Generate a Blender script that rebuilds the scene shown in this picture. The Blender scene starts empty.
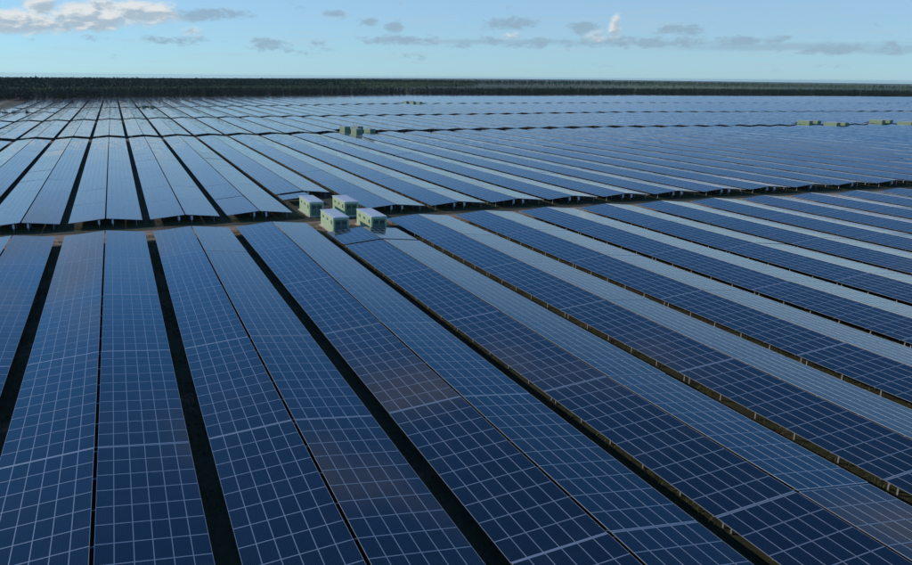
import bpy, math, random
import numpy as np
from mathutils import Vector, Matrix, Euler

rng = random.Random(11)
nrg = np.random.default_rng(11)
scene = bpy.context.scene
COL = scene.collection
R = math.radians

# ------------------------------------------------------------------ camera
U = 1.01                       # module pitch across a slope, metres
EAVE = 1.10                    # panel surface at the eave above ground, metres
F_PX, CX, CY = 768.31, 395.26, 282.5          # focal length and optical centre for a 912 x 565 picture
YAW, PITCH, ROLL = 0.3446, 0.2617, 0.0087
CAM = Vector((2.9944 * U, -51.34 * U, 24.94 * U + EAVE))
cam_data = bpy.data.cameras.new('camera')
cam = bpy.data.objects.new('camera', cam_data)
COL.objects.link(cam)
cam_data.sensor_width = 36.0
cam_data.lens = F_PX / 912 * 36.0
cam_data.shift_x = (456 - CX) / 912
cam_data.clip_start = 0.5
cam_data.clip_end = 80000
CAM_ROT = Matrix.Rotation(-YAW, 3, 'Z') @ Matrix.Rotation(math.pi / 2 - PITCH, 3, 'X') @ Matrix.Rotation(ROLL, 3, 'Z')
cam.matrix_world = Matrix.Translation(CAM) @ CAM_ROT.to_4x4()
scene.camera = cam
CR = np.array(CAM_ROT)
CP = np.array(CAM)


def project(p):
    """world points (n,3) -> pixels in the 912 x 565 photograph and depth"""
    q = (np.asarray(p, float) - CP) @ CR
    d = -q[:, 2]
    dd = np.where(d > 0.1, d, 0.1)
    return CX + F_PX * q[:, 0] / dd, CY - F_PX * q[:, 1] / dd, d


def ray(x, y):
    v = CR @ np.array([(x - CX) / F_PX, -(y - CY) / F_PX, -1.0])
    return v / np.linalg.norm(v)


# ------------------------------------------------------------------ light
SUN_AZ = R(-50)                # compass angle from +Y, negative = to the left of the rows
SUN_EL = R(21)
scene.view_settings.view_transform = 'Standard'
scene.view_settings.look = 'None'
scene.view_settings.gamma = 1.0
scene.view_settings.exposure = 0.0
scene.view_settings.use_curve_mapping = False
scene.cycles.max_bounces = 6
scene.cycles.glossy_bounces = 3
scene.cycles.diffuse_bounces = 3
scene.cycles.transparent_max_bounces = 6

sun_data = bpy.data.lights.new('sun', 'SUN')
sun_data.energy = 2.8
sun_data.angle = R(0.53)
sun_data.color = (1.0, 0.87, 0.70)
sun = bpy.data.objects.new('sun', sun_data)
COL.objects.link(sun)
to_sun = Vector((math.sin(SUN_AZ) * math.cos(SUN_EL), math.cos(SUN_AZ) * math.cos(SUN_EL), math.sin(SUN_EL)))
sun.rotation_euler = to_sun.to_track_quat('Z', 'Y').to_euler()
sun.location = (-100, 60, 60)


# ------------------------------------------------------------------ node helper
class NT:
    """tiny expression builder for shader node trees"""

    def __init__(self, tree):
        self.t = tree

    def new(self, kind, **kw):
        n = self.t.nodes.new(kind)
        for k, v in kw.items():
            setattr(n, k, v)
        return n

    def put(self, sock, v):
        if isinstance(v, bpy.types.NodeSocket):
            self.t.links.new(v, sock)
        elif v is not None:
            sock.default_value = v

    def m(self, op, a, b=None, c=None, clamp=False):
        n = self.new('ShaderNodeMath', operation=op, use_clamp=clamp)
        for i, v in enumerate((a, b, c)):
            if v is not None:
                self.put(n.inputs[i], v)
        return n.outputs[0]

    def v(self, op, a, b=None):
        n = self.new('ShaderNodeVectorMath', operation=op)
        self.put(n.inputs[0], a)
        if b is not None:
            self.put(n.inputs[1], b)
        return n.outputs[0]

    def xyz(self, x, y, z):
        n = self.new('ShaderNodeCombineXYZ')
        for i, v in enumerate((x, y, z)):
            self.put(n.inputs[i], v)
        return n.outputs[0]

    def sep(self, v):
        n = self.new('ShaderNodeSeparateXYZ')
        self.put(n.inputs[0], v)
        return n.outputs

    def noise(self, vec, scale, detail=4, rough=0.55, dist=0.0):
        n = self.new('ShaderNodeTexNoise')
        self.put(n.inputs['Vector'], vec)
        n.inputs['Scale'].default_value = scale
        n.inputs['Detail'].default_value = detail
        n.inputs['Roughness'].default_value = rough
        n.inputs['Distortion'].default_value = dist
        return n.outputs[0]

    def ramp(self, x, lo, hi, a=0.0, b=1.0):
        n = self.new('ShaderNodeMapRange', interpolation_type='SMOOTHSTEP')
        self.put(n.inputs[0], x)
        for i, v in enumerate((lo, hi, a, b)):
            self.put(n.inputs[i + 1], v)
        return n.outputs[0]

    def mix(self, f, a, b):
        n = self.new('ShaderNodeMix', data_type='RGBA')
        self.put(n.inputs[0], f)
        for s, v in ((n.inputs[6], a), (n.inputs[7], b)):
            if isinstance(v, tuple) and len(v) == 3:
                v = v + (1.0,)
            self.put(s, v)
        return n.outputs[2]


# ------------------------------------------------------------------ sky
world = bpy.data.worlds.new('World')
scene.world = world
world.use_nodes = True
wt = world.node_tree
wt.nodes.clear()
W = NT(wt)
SKY_STRENGTH = 0.10
direction = W.v('NORMALIZE', W.new('ShaderNodeTexCoord').outputs['Generated'])
dx, dy, dz = W.sep(direction)
dzc = W.m('MAXIMUM', dz, 0.004)
sky = W.new('ShaderNodeTexSky', sky_type='NISHITA')
sky.sun_disc = False
sky.sun_elevation = SUN_EL
sky.sun_rotation = SUN_AZ
sky.altitude = 50
sky.air_density = 0.85
sky.dust_density = 0.05
sky.ozone_density = 3.0
W.put(sky.inputs[0], W.xyz(dx, dy, dzc))
sky_col = W.v('MULTIPLY', sky.outputs[0], (0.60, 1.18, 1.60))       # the photograph's cool white balance
# cloud layers live in direction space: azimuth / elevation for those low over the horizon,
# a flat layer overhead for those the panels mirror
az = W.m('ARCTAN2', dx, dy)
el = W.m('ARCSINE', dz)
low = W.xyz(W.m('MULTIPLY', az, 1.0), W.m('MULTIPLY', el, 2.2), 0.0)
n_big = W.noise(low, 34, 5, 0.6, 0.3)
n_fine = W.noise(low, 120, 5, 0.68)
sun_side = W.v('ADD', low, (-0.006, 0.009, 0.0))
n_big_s = W.noise(sun_side, 34, 5, 0.6, 0.3)
#  photograph x, y, half width, half height, weight  (white cumulus)
CUMULUS = [(16, 22, 36, 8, 1.15), (40, 6, 14, 7, 1.0), (90, 17, 30, 9, 1.25), (103, 9, 15, 7, 1.1), (143, 12, 26, 8, 1.1),
           (134, 8, 12, 6, .9), (190, 32, 11, 4, .6), (512, 37, 10, 4, .6), (615, 27, 5, 9, .75), (596, 37, 9, 5, .65)]
#  grey scraps
SCRAPS = [(178, 40, 30, 5, .7), (205, 15, 34, 5, .95), (60, 26, 60, 4, .7), (93, 38, 14, 4, .5), (33, 40, 20, 3, .4), (265, 43, 20, 6, .75), (300, 53, 20, 4, .5), (314, 46, 12, 4, .6),
          (334, 14, 12, 3.5, .7), (368, 22, 10, 5, .8), (395, 27, 9, 5, .8), (405, 41, 40, 5, .75), (330, 50, 9, 3, .5), (296, 9, 10, 4, .4), (510, 22, 22, 6, .85),
          (583, 28, 14, 6, .8), (682, 29, 33, 5, .75), (740, 41, 44, 4, .8), (505, 43, 60, 5, .7), (640, 43, 110, 5, .75), (840, 49, 110, 5, .8), (115, 56, 14, 4, .35),
          (420, 54, 40, 4, .4), (600, 66, 20, 3, .3), (800, 67, 50, 3, .35), (878, 25, 8, 2.5, .4)]


def blobs(items):
    """soft ellipses in azimuth / elevation, the strongest one wins"""
    acc = None
    ae = W.xyz(az, el, 0.0)
    for (px, py, hw, hh, wgt) in items:
        d = ray(px, py)
        a0, e0 = math.atan2(d[0], d[1]), math.asin(d[2])
        wa = hw / F_PX / (1 + ((px - CX) / F_PX) ** 2) * 1.25
        we = hh / F_PX * 1.25
        n = W.new('ShaderNodeVectorMath', operation='MULTIPLY_ADD')
        W.put(n.inputs[0], ae)
        n.inputs[1].default_value = (1 / wa, 1 / we, 0)
        n.inputs[2].default_value = (-a0 / wa, -e0 / we, 0)
        dt = W.new('ShaderNodeVectorMath', operation='DOT_PRODUCT')
        W.put(dt.inputs[0], n.outputs[0])
        W.put(dt.inputs[1], n.outputs[0])
        g = W.m('MULTIPLY_ADD', dt.outputs['Value'], -1.0, math.log(wgt))
        acc = g if acc is None else W.m('MAXIMUM', acc, g)
    return W.m('EXPONENT', acc)


tex = W.m('ADD', W.m('MULTIPLY', n_big, 0.65), W.m('MULTIPLY', n_fine, 0.35))
cum = W.m('ADD', blobs(CUMULUS), W.m('MULTIPLY', W.m('SUBTRACT', tex, 0.5), 1.35))
cum_mask = W.m('MULTIPLY', W.ramp(cum, 0.16, 0.72), 0.95)
scr = W.m('ADD', blobs(SCRAPS), W.m('MULTIPLY', W.m('SUBTRACT', tex, 0.5), 2.6))
band = blobs([(500, 42, 110, 2.6, .9), (640, 43.5, 120, 2.4, .9), (790, 47, 130, 3.4, 1.0), (900, 50, 80, 3.2, 1.0)])
band = W.m('ADD', band, W.m('MULTIPLY', W.m('SUBTRACT', tex, 0.5), 1.2))
scr_mask = W.m('MAXIMUM', W.m('MULTIPLY', W.ramp(scr, 0.30, 0.80), 0.72), W.m('MULTIPLY', W.ramp(band, 0.2, 0.95), 0.5))
tops = blobs([(px - 2, py - 0.55 * hh, hw, hh, wt_) for px, py, hw, hh, wt_ in CUMULUS])
lit = W.m('ADD', W.m('SUBTRACT', tops, blobs(CUMULUS)), W.m('MULTIPLY', W.m('SUBTRACT', n_big, n_big_s), 2.2))
lit = W.m('MULTIPLY', W.ramp(lit, -0.34, 0.26), 0.97)
# thin far streaks low down all round the horizon
streak_vec = W.xyz(W.m('MULTIPLY', az, 0.6), W.m('MULTIPLY', el, 9.0), 3.0)
streak = W.m('MULTIPLY', W.ramp(W.noise(streak_vec, 12, 5, 0.6), 0.5, 0.72), W.ramp(el, 0.0, 0.015))
streak = W.m('MULTIPLY', W.m('MULTIPLY', streak, W.ramp(el, 0.11, 0.05)), 0.38)
# layer overhead
flat = W.xyz(W.m('DIVIDE', dx, W.m('ADD', dzc, 0.12)), W.m('DIVIDE', dy, W.m('ADD', dzc, 0.12)), 7.3)
over = W.ramp(W.noise(flat, 1.15, 6, 0.58, 0.25), 0.53, 0.70)
over = W.m('MULTIPLY', W.m('MULTIPLY', over, W.ramp(el, 0.11, 0.24)), 0.66)
over_lit = W.ramp(W.noise(flat, 2.6, 4, 0.6), 0.42, 0.62)

C_WHITE = (7.6, 7.9, 8.0)
C_GREY = (4.0, 5.1, 6.1)
C_SCRAP = (2.75, 3.95, 5.1)
veil = W.ramp(el, 0.08, 0.29, 0.62, 0.0)          # thin high veil, densest where we look through it at a slant
c = W.mix(veil, sky_col, (4.15, 5.65, 6.9))
c = W.mix(streak, c, (4.6, 5.6, 6.4))
c = W.mix(over, c, W.mix(over_lit, (3.2, 3.3, 3.5), (6.0, 5.6, 5.1)))
c = W.mix(scr_mask, c, C_SCRAP)
c = W.mix(cum_mask, c, W.mix(lit, C_GREY, C_WHITE))
bg = W.new('ShaderNodeBackground')
W.put(bg.inputs[0], c)
bg.inputs[1].default_value = SKY_STRENGTH
world.cycles.sampling_method = 'MANUAL'
world.cycles.sample_map_resolution = 512
wt.links.new(bg.outputs[0], W.new('ShaderNodeOutputWorld').inputs[0])


# ------------------------------------------------------------------ materials
def mat(name):
    m = bpy.data.materials.new(name)
    m.use_nodes = True
    t = NT(m.node_tree)
    b = m.node_tree.nodes['Principled BSDF']
    return m, t, b


def plain(name, col, rough=0.6, metal=0.0, var=0.12, scale=3.0):
    m, t, b = mat(name)
    n = t.noise(t.new('ShaderNodeTexCoord').outputs['Object'], scale, 5, 0.6)
    f = t.ramp(n, 0.3, 0.7)
    lo = tuple(x * (1 - var) for x in col)
    hi = tuple(min(1, x * (1 + var)) for x in col)
    t.put(b.inputs['Base Color'], t.mix(f, lo, hi))
    b.inputs['Roughness'].default_value = rough
    b.inputs['Metallic'].default_value = metal
    return m


def solar_glass(name, grid):
    """blue silicon cells under glass; grid=True also prints module frames for tables too far off to model them"""
    m, t, b = mat(name)
    uv = t.new('ShaderNodeUVMap').outputs[0]
    ux, uy, _ = t.sep(uv)
    cellx, celly = t.m('FRACT', ux), t.m('FRACT', uy)
    mod = t.xyz(t.m('FLOOR', ux), t.m('FLOOR', uy), 0.0)
    wn = t.new('ShaderNodeTexWhiteNoise', noise_dimensions='3D')
    info = t.new('ShaderNodeObjectInfo')
    t.put(wn.inputs[0], t.v('ADD', mod, t.xyz(t.m('MULTIPLY', info.outputs['Random'], 97.0), 0.0, 0.0)))
    rnd = wn.outputs[0]
    col = t.mix(rnd, (0.0014, 0.0095, 0.026), (0.0028, 0.0140, 0.036))
    # dust and rain streaks, in world metres
    pos = t.new('ShaderNodeNewGeometry').outputs['Position']
    dirt = t.ramp(t.noise(pos, 0.35, 5, 0.65), 0.48, 0.78)
    col = t.mix(t.m('MULTIPLY', dirt, 0.08), col, (0.10, 0.095, 0.085))
    # cell rows: 12 x 6 cells and their bus bars
    kx = t.m('ABSOLUTE', t.m('SUBTRACT', t.m('FRACT', t.m('MULTIPLY', cellx, 12.0)), 0.5))
    ky = t.m('ABSOLUTE', t.m('SUBTRACT', t.m('FRACT', t.m('MULTIPLY', celly, 6.0)), 0.5))
    line = t.m('MAXIMUM', t.m('GREATER_THAN', kx, 0.475), t.m('GREATER_THAN', ky, 0.478))
    bus = t.m('LESS_THAN', t.m('ABSOLUTE', t.m('SUBTRACT', ky, 0.25)), 0.012)
    col = t.mix(t.m('MULTIPLY', line, 0.5), col, (0.05, 0.065, 0.10))
    col = t.mix(t.m('MULTIPLY', bus, 0.45), col, (0.16, 0.18, 0.22))
    rough = t.m('ADD', 0.07, t.m('MULTIPLY', dirt, 0.10))
    if grid:
        ex = t.m('ABSOLUTE', t.m('SUBTRACT', cellx, 0.5))
        ey = t.m('ABSOLUTE', t.m('SUBTRACT', celly, 0.5))
        fr = t.m('MAXIMUM', t.m('GREATER_THAN', ex, 0.486), t.m('GREATER_THAN', ey, 0.472))
        col = t.mix(fr, col, (0.36, 0.38, 0.40))
        rough = t.m('MAXIMUM', rough, t.m('MULTIPLY', fr, 0.4))
    if grid:                       # every module sits a little differently in its clamps
        jit = t.v('SCALE', t.v('SUBTRACT', wn.outputs[1], (0.5, 0.5, 0.5)))
        jit.node.inputs['Scale'].default_value = 0.040
        t.put(b.inputs['Normal'], t.v('NORMALIZE', t.v('ADD', t.new('ShaderNodeNewGeometry').outputs['Normal'], jit)))
    t.put(b.inputs['Base Color'], col)
    t.put(b.inputs['Roughness'], rough)
    b.inputs['IOR'].default_value = 1.49      # anti-reflective solar glass
    return m


M_GLASS = solar_glass('solar_glass', False)
M_GRID = solar_glass('solar_glass_far', True)
M_ALU = plain('aluminium_frame', (0.52, 0.55, 0.58), 0.44, 0.72, 0.06, 2.0)
M_BACK = plain('back_sheet', (0.30, 0.31, 0.32), 0.7)
M_STEEL = plain('galvanised_steel', (0.36, 0.37, 0.38), 0.5, 0.6, 0.15, 6.0)
M_BOX = plain('inverter_housing', (0.62, 0.64, 0.65), 0.45, 0.0, 0.05)


def ground_material():
    m, t, b = mat('ground')
    pos = t.new('ShaderNodeNewGeometry').outputs['Position']
    px, py, _ = t.sep(pos)
    sand = t.mix(t.ramp(t.noise(pos, 0.9, 6, 0.65), 0.35, 0.68), (0.12, 0.08, 0.048), (0.22, 0.15, 0.095))
    grass = t.mix(t.ramp(t.noise(pos, 1.7, 6, 0.7), 0.3, 0.7), (0.018, 0.026, 0.010), (0.045, 0.050, 0.018))
    near = t.mix(t.ramp(t.noise(pos, 0.16, 5, 0.6), 0.28, 0.44), sand, grass)
    # beyond the plant: woods, clearings and pale fields
    wide = t.noise(t.v('MULTIPLY', pos, (0.6, 1.0, 1.0)), 0.0011, 5, 0.6)
    far = t.mix(t.ramp(wide, 0.50, 0.60), (0.050, 0.080, 0.032), (0.15, 0.19, 0.075))
    far = t.mix(t.ramp(t.noise(pos, 0.0023, 3, 0.5), 0.62, 0.68), far, (0.17, 0.16, 0.09))
    r2 = t.m('SQRT', t.m('ADD', t.m('MULTIPLY', px, px), t.m('MULTIPLY', py, py)))
    t.put(b.inputs['Base Color'], t.mix(t.ramp(r2, 1250.0, 1500.0), near, far))
    b.inputs['Roughness'].default_value = 0.95
    bump = t.new('ShaderNodeBump')
    bump.inputs['Strength'].default_value = 0.5
    bump.inputs['Distance'].default_value = 0.06
    t.put(bump.inputs['Height'], t.noise(pos, 4.0, 5, 0.7))
    t.put(b.inputs['Normal'], bump.outputs[0])
    return m


def lane_material():
    m, t, b = mat('sandy_lane')
    pos = t.new('ShaderNodeNewGeometry').outputs['Position']
    f = t.ramp(t.noise(pos, 0.7, 6, 0.65), 0.35, 0.68)
    col = t.mix(f, (0.22, 0.14, 0.085), (0.40, 0.29, 0.20))
    g = t.ramp(t.noise(pos, 0.33, 5, 0.65), 0.50, 0.62)
    col = t.mix(t.m('MULTIPLY', g, 0.8), col, (0.085, 0.085, 0.03))
    t.put(b.inputs['Base Color'], col)
    b.inputs['Roughness'].default_value = 0.95
    bump = t.new('ShaderNodeBump')
    bump.inputs['Strength'].default_value = 0.5
    bump.inputs['Distance'].default_value = 0.05
    t.put(bump.inputs['Height'], t.noise(pos, 5.0, 5, 0.7))
    t.put(b.inputs['Normal'], bump.outputs[0])
    return m


def leaf_material(name, lo, hi):
    m, t, b = mat(name)
    geo = t.new('ShaderNodeNewGeometry')
    big = t.ramp(t.noise(geo.outputs['Position'], 0.012, 3, 0.5), 0.35, 0.65)
    f = t.m('ADD', t.m('MULTIPLY', geo.outputs['Random Per Island'], 0.6), t.m('MULTIPLY', big, 0.4))
    t.put(b.inputs['Base Color'], t.mix(f, lo, hi))
    b.inputs['Roughness'].default_value = 0.8
    b.inputs['Specular IOR Level'].default_value = 0.2
    return m


M_GROUND = ground_material()
M_LANE = lane_material()
M_PINE = leaf_material('pine_needles', (0.014, 0.034, 0.022), (0.040, 0.070, 0.036))
M_WOOD2 = leaf_material('young_wood_leaves', (0.085, 0.125, 0.045), (0.160, 0.205, 0.080))
M_GRASS = leaf_material('grass_blades', (0.040, 0.058, 0.016), (0.115, 0.118, 0.040))
M_TRUNK = plain('pine_bark', (0.085, 0.068, 0.055), 0.9, 0, 0.3)
M_CABIN = plain('cabin_green_paint', (0.40, 0.54, 0.34), 0.55, 0, 0.08, 1.5)
M_CABIN_FAR = plain('far_cabin_dark_green', (0.17, 0.27, 0.16), 0.6, 0, 0.15, 1.5)  # far cabins get a darker body and roof than the near ones
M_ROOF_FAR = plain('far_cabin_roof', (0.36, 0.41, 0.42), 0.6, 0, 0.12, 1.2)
M_DOOR = plain('cabin_door_paint', (0.10, 0.18, 0.13), 0.5, 0, 0.08)
M_ROOF = plain('cabin_roof', (0.56, 0.62, 0.66), 0.45, 0, 0.10, 1.2)
M_DARK = plain('louvre_dark', (0.035, 0.05, 0.04), 0.6)
M_CONC = plain('concrete_plinth', (0.55, 0.50, 0.45), 0.9, 0, 0.12, 2.0)


# ------------------------------------------------------------------ mesh helpers
def mesh_np(name, verts, faces, mats, mat_idx=None, uvs=None, smooth=False):
    """verts (n,3), faces (m,4) or (m,3) arrays -> mesh"""
    verts = np.ascontiguousarray(verts, np.float32)
    faces = np.ascontiguousarray(faces, np.int32)
    k = faces.shape[1]
    me = bpy.data.meshes.new(name)
    me.vertices.add(len(verts))
    me.vertices.foreach_set('co', verts.ravel())
    me.loops.add(faces.size)
    me.loops.foreach_set('vertex_index', faces.ravel())
    me.polygons.add(len(faces))
    me.polygons.foreach_set('loop_start', np.arange(len(faces), dtype=np.int32) * k)
    me.polygons.foreach_set('loop_total', np.full(len(faces), k, np.int32))
    if mat_idx is not None:
        me.polygons.foreach_set('material_index', np.ascontiguousarray(mat_idx, np.int32))
    if uvs is not None:
        me.uv_layers.new(name='UVMap').data.foreach_set('uv', np.ascontiguousarray(uvs, np.float32).ravel())
    for mm in mats:
        me.materials.append(mm)
    if not smooth:
        me.attributes.new('sharp_face', 'BOOLEAN', 'FACE').data.foreach_set('value', np.ones(len(faces), bool))
    me.update(calc_edges=True)
    return me


class MB:
    """collects quads"""

    def __init__(self):
        self.v, self.f, self.mi, self.uv = [], [], [], []

    def quad(self, pts, mi=0, uv=None):
        n = len(self.v)
        self.v += [tuple(p) for p in pts]
        self.f.append((n, n + 1, n + 2, n + 3))
        self.mi.append(mi)
        self.uv += uv if uv else [(0, 0)] * 4

    def box(self, lo, hi, mi=0, skip=''):
        (x0, y0, z0), (x1, y1, z1) = lo, hi
        a = [(x0, y0, z0), (x1, y0, z0), (x1, y1, z0), (x0, y1, z0), (x0, y0, z1), (x1, y0, z1), (x1, y1, z1), (x0, y1, z1)]
        for key, ids in (('b', (3, 2, 1, 0)), ('t', (4, 5, 6, 7)), ('f', (0, 1, 5, 4)), ('r', (1, 2, 6, 5)), ('k', (2, 3, 7, 6)), ('l', (3, 0, 4, 7))):
            if key not in skip:
                self.quad([a[i] for i in ids], mi)

    def mesh(self, name, mats):
        return mesh_np(name, np.array(self.v), np.array(self.f), mats, self.mi, np.array(self.uv))


def add(name, me, parent=None, loc=(0, 0, 0), rot=(0, 0, 0)):
    o = bpy.data.objects.new(name, me)
    COL.objects.link(o)
    o.location = loc
    o.rotation_euler = rot
    if parent:
        o.parent = parent
    return o


def tag(o, label=None, cat=None, group=None, kind=None):
    for k, v in (('label', label), ('category', cat), ('group', group), ('kind', kind)):
        if v:
            o[k] = v
    return o


# ------------------------------------------------------------------ layout of the plant
L = 19.82 * U                  # table pitch along a row
S = 13.531 * U                 # pitch of the double rows
TILT = 0.0942
MOD_L, MOD_W = 1.985, U        # module pitch along / across
N_L, N_W = 10, 6
RIDGE_GAP = 0.24
HALF = N_W * U * math.cos(TILT)
RISE = N_W * U * math.sin(TILT)
K0, K1 = -5, 102


def interp(pts):
    xs, ys = zip(*pts)
    return lambda k: float(np.interp(k, xs, ys))


lane2 = interp([(-5, 281), (-2.9, 283), (-.3, 290), (2.7, 292), (9.6, 300), (19, 306), (27, 299), (34, 293), (60, 270)])
lane3 = interp([(-5, 411), (-4, 413), (-2, 418), (2, 434), (13.7, 456), (27, 461), (43, 440), (70, 410)])
lane4 = interp([(-5, 598), (-2.6, 601), (2.7, 604), (19, 655), (37, 654), (57, 615), (90, 580)])
field_end = interp([(-5, 800), (3.8, 857), (28, 996), (55, 990), (83, 911), (90, 880), (110, 810)])
NOTCH = {(2, 8), (2, 29), (2, 33), (4, 2), (4, 20)}       # (lane, row) where a cluster of cabins stands


def terrain(x, y):
    """gentle undulation inside the plant; the land falls away slightly far off"""
    x = np.asarray(x, float)
    y = np.asarray(y, float)
    d = np.hypot(x, y + 50)
    grow = np.clip((y - 110) / 250, 0, 1)
    h = grow * (0.16 * np.sin(x / 57 + 0.7) * np.sin(y / 71 + 1.1) + 0.25 * np.sin(x / 171 + y / 127))
    a = np.arctan2(x, y + 50)
    fall = np.interp(a, [-0.6, -0.13, 0.1, 0.33, 0.6, 0.93, 1.4], [.0046, .0046, .0030, .0008, .0008, .0024, .0024])
    t = np.clip((d - 1500) / 2500, 0, 1)
    return h * np.clip((1800 - d) / 400, 0, 1) - np.maximum(d - 1500, 0) * fall * t


def segments():
    """every table: (row, slope side, start y, modules along, block, index in block)"""
    out = []
    for k in range(K0, K1):
        for side in (-1, 1):
            blocks = []
            a_end = 4 * L
            b_start = 4.576 * L
            if k == 3:
                a_end = 3.49 * L
                b_start = (5.35 if side < 0 else 5.745) * L
            blocks.append(['A', None, a_end])
            prev = b_start
            for ln, fn in ((2, lane2), (3, lane3), (4, lane4)):
                y = fn(k)
                c0, c1 = y - 5.5, y + 5.5
                if (ln, k) in NOTCH:
                    c0, c1 = y - 16.0, y + 20.0
                blocks.append([chr(64 + ln), prev, c0])
                prev = c1
            if k <= -3:               # a short cross gap with bushes at the far left
                d_ = blocks.pop()
                blocks += [['D', d_[1], 517], ['D', 527, d_[2]]]
            last = field_end(k)
            blocks.append(['E', prev, last])
            for nm, y0, y1 in blocks:
                if nm == 'A':
                    y0 = -7 * L
                    if k == 3:
                        j0s = [(j * L, N_L) for j in range(-7, 3)] + [(3 * L + 0.75, 5)]
                        # last, short table beside the cabins
                    else:
                        j0s = [(j * L, N_L) for j in range(-7, 4)]
                    j0s = j0s[::-1]
                elif nm == 'B' and k == 3:
                    j0s = ([(y0, 3)] if side < 0 else [])
                    y = 5.745 * L + 0.3
                    while y + MOD_L * 3 < y1:
                        n = min(N_L, int((y1 - y) / MOD_L))
                        j0s.append((y, n))
                        y += L
                else:
                    j0s = []
                    y = y0
                    while y + MOD_L * 2 < y1:
                        n = min(N_L, int((y1 - y) / MOD_L))
                        j0s.append((y, n))
                        y += L
                for i, (y, n) in enumerate(j0s):
                    out.append((k, side, y, n, nm, i))
    return out


SEG = segments()
seg_x = np.array([s[0] * S + s[1] * (RIDGE_GAP / 2 + HALF / 2) for s in SEG])
seg_len = np.array([s[3] * MOD_L for s in SEG])
seg_y = np.array([s[2] for s in SEG]) + seg_len / 2
seg_z = terrain(seg_x, seg_y)
# picture size of every table, clipped to the frame
area = np.zeros(len(SEG))
margin = np.zeros(len(SEG), bool)
side_a = np.array([s[1] for s in SEG])
xr = seg_x - side_a * HALF / 2
xe = seg_x + side_a * HALF / 2
cor = [(xr, -1, RISE), (xe, -1, 0), (xe, 1, 0), (xr, 1, RISE)]
pp = [project(np.stack([x, seg_y + s * seg_len / 2, seg_z + EAVE + z], 1)) for x, s, z in cor]
dep = np.min([p[2] for p in pp], 0)
PX = np.array([p[0] for p in pp])
PY = np.array([p[1] for p in pp])
raw = 0.5 * np.abs(sum(PX[i] * PY[(i + 1) % 4] - PX[(i + 1) % 4] * PY[i] for i in range(4)))
fx0, fx1 = np.clip(PX.min(0), 0, 912), np.clip(PX.max(0), 0, 912)
fy0, fy1 = np.clip(PY.min(0), 0, 565), np.clip(PY.max(0), 0, 565)
bbox = np.maximum((PX.max(0) - PX.min(0)) * (PY.max(0) - PY.min(0)), 1e-6)
seen = (fx1 - fx0) * (fy1 - fy0) / bbox
ok = dep > 4
area = np.where(ok, raw * seen, 0)
margin = ok & (PX.max(0) > -260) & (PX.min(0) < 1250) & (PY.min(0) < 1100)
behind = (~ok) & (np.abs(seg_x) < 60) & (seg_y > -60)
order = np.argsort(-area)
visible = [int(i) for i in order if area[i] > 2]
SINGLE = set(visible[:300])
mod_px = np.where(ok, raw / np.maximum(seg_len / MOD_L * N_W, 1), 0)     # picture area of one module

# ------------------------------------------------------------------ ground
gx = sorted(set([-25000, -15000, -9000, -6000, -4000, -2800, -2000, -1400, -1000, -700, -500, -400] + list(range(-300, 1801, 12)) +
                [1900, 2050, 2300, 2700, 3300, 4200, 5500, 7500, 11000, 17000, 25000]))
gy = sorted(set([-8000, -3000, -1200, -600, -300] + list(range(-156, 1441, 12)) +
                [1500, 1600, 1750, 1950, 2200, 2600, 3200, 4000, 5500, 7500, 11000, 17000, 25000]))
GX, GY = np.meshgrid(gx, gy)
GZ = terrain(GX, GY)
nx, ny = len(gx), len(gy)
idx = np.arange(nx * ny).reshape(ny, nx)
gf = np.stack([idx[:-1, :-1], idx[:-1, 1:], idx[1:, 1:], idx[1:, :-1]], -1).reshape(-1, 4)
g = add('ground', mesh_np('ground', np.stack([GX, GY, GZ], -1).reshape(-1, 3), gf, [M_GROUND], smooth=True))
tag(g, 'sandy ground with dry grass under and around the solar rows', kind='structure')


def lane(name, fn0, fn1, ka, kb, label, step=0.5, dz=0.035):
    ks = np.arange(ka, kb + 0.01, step)
    v, f = [], []
    for i, k in enumerate(ks):
        y0, y1 = fn0(k), fn1(k)
        for q in range(3):
            y = y0 + (y1 - y0) * q / 2
            x = k * S
            v.append((x, y, float(terrain(x, y)) + dz))
    for i in range(len(ks) - 1):
        for q in range(2):
            a = i * 3 + q
            f.append((a, a + 3, a + 4, a + 1))
    o = add(name, mesh_np(name, np.array(v), np.array(f), [M_LANE]))
    return tag(o, label, kind='structure')


lane('service_lane', lambda k: 4 * L - 3.0, lambda k: 4 * L + 6.5, -8, 60, 'sandy service lane running past the green cabins')
lane('second_lane', lambda k: lane2(k) - 3, lambda k: lane2(k) + 3, -6, 80, 'narrow sandy lane crossing the middle distance')
lane('boundary_track', lambda k: 500, lambda k: 1000, -7.3, -6.6, 'sandy track along the left edge of the plant', step=0.7, dz=0.05)


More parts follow.
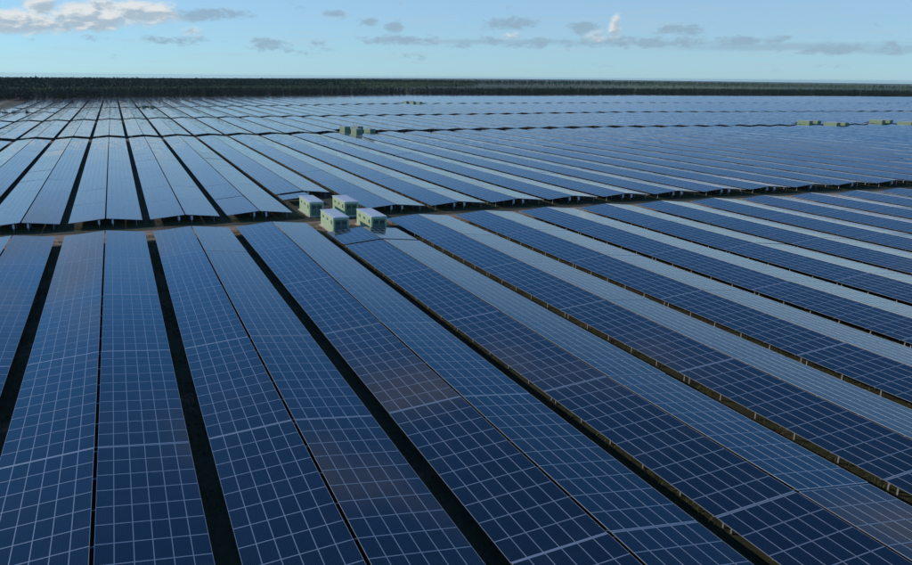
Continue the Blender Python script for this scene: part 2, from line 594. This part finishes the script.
# ------------------------------------------------------------------ solar modules and tables
def panel_mesh(bm, cx, cy, ox=0.0, du=0.0, dv=0.0):
    """one framed module, centre at cx (across), cy (along), top of frame at z = 0"""
    w, l, t, fr, rec = 1.000 / 2, 1.966 / 2, 0.040, 0.019, 0.004
    x0, x1, y0, y1 = cx - w, cx + w, cy - l, cy + l
    a0, a1, b0, b1 = x0 + fr, x1 - fr, y0 + fr * 1.4, y1 - fr * 1.4
    o = [(x0, y0, 0), (x1, y0, 0), (x1, y1, 0), (x0, y1, 0)]
    i = [(a0, b0, 0), (a1, b0, 0), (a1, b1, 0), (a0, b1, 0)]
    d = [(a0, b0, -rec), (a1, b0, -rec), (a1, b1, -rec), (a0, b1, -rec)]
    u = [(x0, y0, -t), (x1, y0, -t), (x1, y1, -t), (x0, y1, -t)]
    for q in range(4):
        p = (q + 1) % 4
        bm.quad([o[q], o[p], i[p], i[q]], 1)
        bm.quad([i[q], i[p], d[p], d[q]], 1)
        bm.quad([u[q], u[p], o[p], o[q]], 1)
    e = 0.001
    bm.quad(d, 0, [(du + e, dv + e), (du + e, dv + 1 - e), (du + 1 - e, dv + 1 - e), (du + 1 - e, dv + e)])
    bm.quad(u[::-1], 2)


bm = MB()
panel_mesh(bm, 0, 0)
ME_PANEL = bm.mesh('panel', [M_GLASS, M_ALU, M_BACK])
SLOPE = Euler((0, -TILT, 0))
RAIL_X = (-2.35, -0.5, 1.35, 2.55)
POST_X = (-2.0, 2.0)
_cache = {}


def slope_z(x):
    """panel top height over the table's base at across-offset x (positive towards the ridge)"""
    return EAVE + RISE / 2 + x * math.tan(TILT)


def panel_positions(n):
    for a in range(n):
        for c_ in range(N_W):
            yield (c_ - (N_W - 1) / 2) * MOD_W, (a - (n - 1) / 2) * MOD_L, a, c_


def trim_mesh():
    if 'trim' not in _cache:
        bm = MB()
        w = N_W * MOD_W / 2 - 0.01
        bm.box((-w, -0.028, -0.05), (w, 0.028, 0.003))
        _cache['trim'] = bm.mesh('end_trim', [M_ALU])
    return _cache['trim']


def array_mesh(n):
    if ('array', n) not in _cache:
        bm = MB()
        for x, y, a, c_ in panel_positions(n):
            panel_mesh(bm, x, y, du=a, dv=c_)
        for s_ in (-1, 1):
            w, y = N_W * MOD_W / 2 - 0.01, s_ * (n * MOD_L / 2 + 0.022)
            bm.box((-w, y - .028, -.05), (w, y + .028, .003), 1)
        _cache['array', n] = bm.mesh('panel_array', [M_GLASS, M_ALU, M_BACK])
    return _cache['array', n]


def post_mesh(x):
    key = ('post', x)
    if key not in _cache:
        bm = MB()
        bm.box((-0.05, -0.06, -0.35), (0.05, 0.06, slope_z(x) - 0.19), 0, 'b')
        _cache[key] = bm.mesh('post', [M_STEEL])
    return _cache[key]


def rail_mesh(n):
    key = ('rail', n)
    if key not in _cache:
        bm = MB()
        h = n * MOD_L / 2 + 0.03
        bm.box((-0.03, -h, -0.112), (0.03, h, -0.044), 0)
        _cache[key] = bm.mesh('rail', [M_STEEL])
    return _cache[key]


def rafter_mesh():
    key = 'rafter'
    if key not in _cache:
        bm = MB()
        w = N_W * MOD_W / 2
        bm.box((-w + 0.1, -0.035, -0.195), (w + 0.09, 0.035, -0.115), 0)
        _cache[key] = bm.mesh('rafter', [M_STEEL])
    return _cache[key]


def rafter_ys(n):
    m_ = max(2, n // 2 + 1)
    return [(-0.5 + q / (m_ - 1)) * (n * MOD_L - 0.5) for q in range(m_)]


def frame_mesh(n):
    key = ('frame', n)
    if key not in _cache:
        bm = MB()
        h = n * MOD_L / 2
        for x in RAIL_X:
            z = slope_z(x)
            bm.box((x - 0.03, -h, z - 0.11), (x + 0.03, h, z - 0.045))
        for y in rafter_ys(n):
            for x in POST_X:
                bm.box((x - 0.05, y - 0.06, -0.35), (x + 0.05, y + 0.06, slope_z(x) - 0.10), 0, 'bt')
        _cache[key] = bm.mesh('support_frame', [M_STEEL])
    return _cache[key]


bm = MB()
bm.box((-0.17, -0.12, -0.36), (0.17, 0.12, 0.36))
bm.box((-0.13, -0.15, -0.30), (0.13, -0.12, 0.22))
bm.box((-0.10, -0.06, -0.42), (0.10, 0.06, -0.36))
ME_INV = bm.mesh('inverter_box', [M_BOX])

ORD = ['first', 'second', 'third', 'fourth', 'fifth', 'sixth', 'seventh', 'eighth', 'ninth', 'tenth', 'eleventh', 'twelfth', 'thirteenth', 'fourteenth',
       'fifteenth', 'sixteenth', 'seventeenth', 'eighteenth', 'nineteenth', 'twentieth']


def nth(i):
    return ORD[i - 1] if i <= 20 else 'number %d' % i


n_panels = 0
for i in sorted(SINGLE):
    k, side, y0, n, blk, j = SEG[i]
    slope = 'left' if side < 0 else 'right'
    d = k - 3
    row = 'row in line with green cabins' if d == 0 else '%s row %s of green cabins' % (nth(abs(d)), 'right' if d > 0 else 'left')
    where = 'near side' if blk == 'A' else ('far side' if blk == 'B' else 'beyond second lane')
    label = '%s-slope solar table, %s, %s from lane, %s' % (slope, row, nth(j + 1), where)
    e = add('solar_table', None, None, (seg_x[i], seg_y[i], seg_z[i]),
            (rng.gauss(0, 0.0016), rng.gauss(0, 0.0022), (0 if side < 0 else math.pi) + rng.gauss(0, 0.0004)))
    e.empty_display_size = 0.5
    tag(e, label, 'solar table', 'solar tables in paired rows')
    near = mod_px[i] > 55
    if near:
        for x, y, a, c_ in panel_positions(n):
            xx = x * math.cos(TILT)
            add('panel', ME_PANEL, e, (xx, y, slope_z(xx)),
                (rng.gauss(0, 0.0008), -TILT + rng.gauss(0, 0.0012), 0))
            n_panels += 1
        for s_ in (-1, 1):
            add('end_trim', trim_mesh(), e, (0, s_ * (n * MOD_L / 2 + 0.022), slope_z(0)), SLOPE)
        for x in RAIL_X:
            add('rail', rail_mesh(n), e, (x, 0, slope_z(x)), SLOPE)
        for q, y in enumerate(rafter_ys(n)):
            add('rafter', rafter_mesh(), e, (0, y, slope_z(0)), SLOPE)
            for x in POST_X:
                add('post', post_mesh(x), e, (x, y, 0))
    else:
        tag(add('panel_array', array_mesh(n), e, (0, 0, slope_z(0)), SLOPE), kind='stuff')
        tag(add('support_frame', frame_mesh(n), e), kind='stuff')
    if blk == 'B' and j == 0:
        yy = (-1 if side < 0 else 1) * (n * MOD_L / 2 - 0.15)
        o = add('inverter_box', ME_INV, e, (2.0, yy - 0.25 * (1 if yy > 0 else -1) * -1, slope_z(2.0) - 0.55), (0, 0, 0 if side < 0 else math.pi))

# all the other tables: one mass, too far off to tell modules apart
verts, faces, mi, uvs = [], [], [], []
rest = [i for i in range(len(SEG)) if i not in SINGLE and (margin[i] or behind[i])]
ct, st = math.cos(TILT), math.sin(TILT)
for i in rest:
    k, side, y0, n, blk, j = SEG[i]
    ly = n * MOD_L / 2 - 0.01
    r1, r2, r3 = nrg.normal(0, 0.0007), nrg.normal(0, 0.0012), nrg.normal(0, 0.008)
    b = len(verts)
    x_in, x_out = seg_x[i] - side * HALF / 2, seg_x[i] + side * HALF / 2
    z0 = seg_z[i] + EAVE + r3
    gzs = [float(t_) for t_ in terrain([seg_x[i]] * 2, [seg_y[i] - ly, seg_y[i] + ly])] if seg_y[i] > 110 else [seg_z[i]] * 2
    quad = [(x_out, -ly, 0), (x_in, -ly, RISE), (x_in, ly, RISE), (x_out, ly, 0)]
    if side > 0:
        quad = quad[::-1]
    for top in (0, -0.06):
        for (x, y, z) in quad:
            gz = gzs[0] if y < 0 else gzs[1]
            verts.append((x, seg_y[i] + y, gz + EAVE + r3 + z + y * r1 + (x - seg_x[i]) * r2 + top))
    order_ = [(b, b + 1, b + 2, b + 3), (b + 7, b + 6, b + 5, b + 4), (b, b + 4, b + 5, b + 1), (b + 1, b + 5, b + 6, b + 2), (b + 2, b + 6, b + 7, b + 3), (b + 3, b + 7, b + 4, b)]
    faces += order_
    mi += [0, 2, 1, 1, 1, 1]
    base_u = (i * 13) % 400
    uq = [(base_u, 0), (base_u, N_W), (base_u + n, N_W), (base_u + n, 0)]
    if side > 0:
        uq = uq[::-1]
    uvs += uq + [(0, 0)] * 20
    if seg_y[i] < 420 or j == 0:
        for y in (-ly + 0.4, 0, ly - 0.4):
            for xo in POST_X:
                x = seg_x[i] - side * xo
                b = len(verts)
                zt = seg_z[i] + slope_z(xo) - 0.1
                for zz in (seg_z[i] - 0.5, zt):
                    for (ox, oy) in ((-.05, -.05), (.05, -.05), (.05, .05), (-.05, .05)):
                        verts.append((x + ox, seg_y[i] + y + oy, zz))
                faces += [(b, b + 1, b + 5, b + 4), (b + 1, b + 2, b + 6, b + 5), (b + 2, b + 3, b + 7, b + 6), (b + 3, b, b + 4, b + 7)]
                mi += [3] * 4
                uvs += [(0, 0)] * 16
far = add('solar_tables_beyond', mesh_np('solar_tables_beyond', np.array(verts), np.array(faces), [M_GRID, M_ALU, M_BACK, M_STEEL], mi, np.array(uvs)))
tag(far, 'endless distant rows of blue solar tables reaching the dark forest', 'solar tables', kind='stuff')


# ------------------------------------------------------------------ transformer cabins
def cabin(x, y, label, group, w=2.7, l=8.9, h=2.75, detail=True):
    z = float(terrain(x, y))
    e = tag(add('transformer_cabin', None, None, (x, y, z)), label, 'cabin', group)
    def part(name, boxes, m_, parent=e):
        b_ = MB()
        for lo, hi in boxes:
            b_.box(lo, hi)
        return add(name, b_.mesh(name, [m_]), parent)
    part('plinth', [((-w / 2 - .28, -l / 2 - .5, -.3), (w / 2 + .28, l / 2 + .28, .16))], M_CONC)
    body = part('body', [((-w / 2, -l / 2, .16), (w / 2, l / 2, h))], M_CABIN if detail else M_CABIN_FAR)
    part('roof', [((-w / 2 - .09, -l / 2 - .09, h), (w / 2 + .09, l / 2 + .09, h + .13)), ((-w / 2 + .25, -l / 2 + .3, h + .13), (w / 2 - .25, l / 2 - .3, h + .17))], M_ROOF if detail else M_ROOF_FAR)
    if not detail:
        return
    # double door on the front, single door and louvres on the long left side
    for s in (-1, 1):
        dr = part('door', [((min(s * .03, s * 1.08), -l / 2 - .035, .30), (max(s * .03, s * 1.08), -l / 2 + .01, 2.45))], M_DOOR)
        part('louvre', [((s * .55 - .36, -l / 2 - .06, 1.65), (s * .55 + .36, -l / 2 - .034, 2.15))], M_DARK, dr)
        part('handle', [((s * .13 - .02, -l / 2 - .075, 1.2), (s * .13 + .02, -l / 2 - .034, 1.45))], M_STEEL, dr)
    for y0 in (-3.1,):
        dr = part('door', [((-w / 2 - .035, y0 - .55, .30), (-w / 2 + .01, y0 + .55, 2.4))], M_CABIN)
        part('louvre', [((-w / 2 - .06, y0 - .33, 1.5), (-w / 2 - .034, y0 + .33, 2.2))], M_DARK, dr)
    for y0 in (-.2, 2.6):
        part('vent', [((-w / 2 - .03, y0 - .5, 1.75), (-w / 2 + .01, y0 + .5, 2.2))], M_DOOR)
    for s in (-1, 1):
        part('corner_post', [((s * w / 2 - .05, -l / 2 - .02, .17), (s * w / 2 + .05, -l / 2 + .05, h - .01))], M_CABIN)


NEAR = [(38.2, 78.4, 'pale green cabin at front left of the four beside service lane'), (38.2, 95.8, 'pale green cabin at back left of the four beside service lane'),
        (44.7, 77.3, 'pale green cabin at front right, partly behind a solar table end'), (44.7, 94.2, 'pale green cabin at back right of the four beside service lane')]
for x, y, lb in NEAR:
    cabin(x, y, lb, 'green cabins by the service lane')
CLUSTER = {(2, 8): 'on the second lane, straight beyond the near cabins', (2, 29): 'on the second lane at right', (2, 33): 'on the second lane near right edge',
           (4, 2): 'on the far lane at upper left', (4, 20): 'on the far lane at centre'}
for (ln, k) in sorted(NOTCH):
    yc = (lane2 if ln == 2 else lane4)(k) + 2
    for dx_, dy_, pos_ in ((-2.75, -9, 'front left'), (-2.75, 10, 'back left'), (3.7, -9, 'front right'), (3.7, 10, 'back right')):
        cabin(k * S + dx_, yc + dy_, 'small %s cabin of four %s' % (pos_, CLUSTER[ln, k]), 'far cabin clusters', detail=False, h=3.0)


# ------------------------------------------------------------------ grass in the gaps between rows
def blades(n_fn, pts, hmin, hmax, wid):
    pts = np.asarray(pts)
    n = len(pts)
    h = nrg.uniform(hmin, hmax, n)
    a = nrg.uniform(0, 2 * math.pi, n)
    lean = nrg.uniform(-.6, .6, (n, 2)) * h[:, None]
    wx, wy = np.cos(a) * wid, np.sin(a) * wid
    z = terrain(pts[:, 0], pts[:, 1])
    v = np.zeros((n, 3, 3))
    v[:, 0] = np.stack([pts[:, 0] - wx, pts[:, 1] - wy, z - .02], 1)
    v[:, 1] = np.stack([pts[:, 0] + wx, pts[:, 1] + wy, z - .02], 1)
    v[:, 2] = np.stack([pts[:, 0] + lean[:, 0], pts[:, 1] + lean[:, 1], z + h], 1)
    return v.reshape(-1, 3)


pts = []
for k in range(-2, 16):
    xm = (k + 0.5) * S
    m_ = 5200 if k < 8 else 2500
    ys = nrg.uniform(-45 if k > 0 else -10, 80, m_)
    keep = np.array([math.sin(y * .7 + k) + math.sin(y * .23 + 2 * k) > -0.6 for y in ys])
    ys = ys[keep]
    xs = xm + nrg.normal(0.5, 1.3, len(ys))
    pts.append(np.stack([xs, ys], 1))
for k in range(-3, 22):       # lane verge and the lit strip below the tables on the far side
    m_ = 1500
    pts.append(np.stack([nrg.uniform(k * S, k * S + S, m_), 4.576 * L + np.abs(nrg.normal(0, 3.0, m_)) - 1.6], 1))
    m_ = 260
    pts.append(np.stack([nrg.uniform(k * S, k * S + S, m_), 4 * L + np.abs(nrg.normal(0, 1.0, m_)) - .3], 1))
pts = np.concatenate(pts)
gv = blades(None, pts, .10, .42, .035)
gr = add('grass', mesh_np('grass', gv, np.arange(len(gv)).reshape(-1, 3), [M_GRASS]))
tag(gr, 'rough grass growing in the gaps between rows and along the lane', 'grass', kind='stuff')


# ------------------------------------------------------------------ woods
def woods(name, xs, ys, hs, quads, size, material, trunk=False):
    n = len(xs)
    z = terrain(xs, ys)
    tt = nrg.uniform(0, 1, (n, quads)) ** 0.8                       # height within the crown
    base = 0.08 + nrg.uniform(-.05, .08, (n, 1))
    hz = (base + (1 - base) * tt) * hs[:, None]
    prof = np.sqrt(np.clip(1 - (2 * tt - 0.75) ** 2 / 1.6, 0.03, 1)) * (1 - 0.55 * tt)
    rad = prof * hs[:, None] * 0.20 * np.sqrt(nrg.uniform(0.15, 1, (n, quads)))
    an = nrg.uniform(0, 2 * math.pi, (n, quads))
    c_ = np.stack([xs[:, None] + rad * np.cos(an), ys[:, None] + rad * np.sin(an), z[:, None] + hz], -1).reshape(-1, 3)
    m_ = len(c_)
    t1 = nrg.normal(0, 1, (m_, 3))
    t1 /= np.linalg.norm(t1, axis=1)[:, None]
    t2 = np.cross(t1, nrg.normal(0, 1, (m_, 3)))
    t2 /= np.linalg.norm(t2, axis=1)[:, None]
    s = np.repeat(size * hs / 15, quads)[:, None] * nrg.uniform(.5, 1.2, (m_, 1))
    v = np.stack([c_ - t1 * s, c_ + t2 * s * .7, c_ + t1 * s, c_ - t2 * s * .7], 1).reshape(-1, 3)
    f = np.arange(m_ * 4).reshape(-1, 4)
    mi_ = np.zeros(m_, int)
    if trunk:
        r0 = 0.11 * hs / 15
        tv = []
        for q in range(3):
            a = q * 2.094
            tv.append(np.stack([xs + r0 * math.cos(a), ys + r0 * math.sin(a), z - .2], 1))
        for q in range(3):
            a = q * 2.094
            tv.append(np.stack([xs + .4 * r0 * math.cos(a), ys + .4 * r0 * math.sin(a), z + hs * .9], 1))
        tv = np.stack(tv, 1).reshape(-1, 3)
        b0 = len(v) + np.arange(n)[:, None] * 6
        tf = np.concatenate([b0 + np.array([[q, (q + 1) % 3, 3 + (q + 1) % 3, 3 + q]]) for q in range(3)], 0)
        v = np.concatenate([v, tv])
        f = np.concatenate([f, tf])
        mi_ = np.concatenate([mi_, np.ones(len(tf), int)])
    return mesh_np(name, v, f, [material, M_TRUNK], mi_)


def in_view(x, y, pad=60):
    p = project(np.stack([x, y, np.full_like(x, 8.0)], 1))
    return (p[2] > 5) & (p[0] > -pad) & (p[0] < 912 + pad)


fe_k = np.array([field_end(k) for k in range(-30, 140)])


def edge(x):
    return np.interp(x / S, np.arange(-30, 140), fe_k)


def in_wood(x, y):
    return (y > edge(x) + 14) | ((x < -7.8 * S) & (y > 760))


# young dark pines along the edge of the plant
n0 = 150000
x = nrg.uniform(-260, 1650, n0)
y = nrg.uniform(740, 1240, n0)
depth = y - edge(x) - 14
m_ = in_wood(x, y) & in_view(x, y) & ((depth < 75) | (x < -7.8 * S)) & (y < 960 + np.abs(x) * 0.2)
m_ &= nrg.uniform(0, 1, n0) < np.where(depth < 25, .75, .3)
x, y = x[m_], y[m_]
hs = 10.8 * nrg.normal(0.95, 0.09, len(x))
wd = add('forest_edge', woods('forest_edge', x, y, hs, 30, 0.80, M_PINE, True))
tag(wd, 'dark band of young pines along the far edge of the solar field', 'forest', kind='stuff')
N_FRONT = len(x)
# canopy behind: pale young plantation first, then tall dark pine blocks
n0 = 170000
x = nrg.uniform(-700, 3900, n0)
y = nrg.uniform(800, 3800, n0)
dd = np.hypot(x, y + 50)
far_w = np.clip(1.15 - (dd - 900) / 3000, .2, 1)
m_ = in_wood(x, y) & in_view(x, y) & (y > edge(x) + 85) & (nrg.uniform(0, 1, n0) < far_w)
x, y, dd = x[m_], y[m_], dd[m_]
bear = x / (y + 50)
m_ = (bear < .38 + .1 * np.sin(dd / 300)) | (y < edge(x) + 130) | (nrg.uniform(0, 1, len(x)) < .012) | ((np.sin(x / 330 + y / 120) > .6) & (dd > 2900))
x, y, dd, bear = x[m_], y[m_], dd[m_], bear[m_]
back = y - edge(x)
patch = np.sin(x / 290 + y / 150) + np.sin(x / 710 - y / 260 + 1.3) + np.interp(bear, [-.1, .15, .3, .9, 1.3], [-1.9, -1.4, .1, .9, 1.4])
open_to = 480 + 90 * np.sin(x / 140)
young = (patch > 0.35) | (back < open_to)
tall = np.interp(bear, [-.2, 0.1, .25, .6, 1.2], [16.0, 16.0, 15.8, 16.0, 14.5])
hs = np.where(young, np.where(back < open_to, 7.5, 12.0), tall) * nrg.normal(.95, .09, len(x))
hs *= np.where(nrg.uniform(0, 1, len(x)) < .01, 1.15, 1)
for nm, sel, mt, lb in (('forest', ~young, M_PINE, 'tall dark pine forest stretching away to the horizon'), ('young_wood', young, M_WOOD2, 'paler green young woodland beyond the dark forest edge')):
    wd = add(nm, woods(nm, x[sel], y[sel], hs[sel], 10, 1.7, mt))
    tag(wd, lb, 'forest', kind='stuff')

# bushes in the cross gap at the far left
for q, (x_, y_, h_, lb) in enumerate(((-66.5, 522, 3.6, 'dark bush at the left edge in the short gap between far rows'), (-59, 523, 3.0, 'dark bush second from the left edge in the short far gap'),
                                      (-52, 521.5, 3.3, 'dark bush third from the left edge in the short far gap'))):
    o = add('bush', None, None, (x_, y_, float(terrain(x_, y_))))
    tag(o, lb, 'bush', 'bushes in the far gap')
    xs = nrg.normal(0, 1.3, 9); ys = nrg.normal(0, .9, 9)
    me = woods('crown', xs, ys, np.full(9, h_) * nrg.uniform(.6, 1, 9), 26, 1.6, M_PINE, True)
    add('crown', me, o)

# ------------------------------------------------------------------ air
hz = MB()
hz.box((-26000, -9000, -135), (26500, 26500, 34))
hm = bpy.data.materials.new('haze')
hm.use_nodes = True
ht = hm.node_tree
ht.nodes.clear()
hv = ht.nodes.new('ShaderNodeVolumePrincipled')
hv.inputs['Color'].default_value = (0.60, 0.84, 1.0, 1)
hv.inputs['Density'].default_value = 0.00002
hv.inputs['Anisotropy'].default_value = 0.2
ht.links.new(hv.outputs[0], ht.nodes.new('ShaderNodeOutputMaterial').inputs['Volume'])
haze = add('haze', hz.mesh('haze', [hm]))
tag(haze, 'thin bluish haze over the whole plain', 'haze', kind='stuff')

print('tables single', len(SINGLE), 'panels', n_panels, 'rest', len(rest), 'front trees', N_FRONT, 'canopy', len(x), 'objects', len(bpy.data.objects))
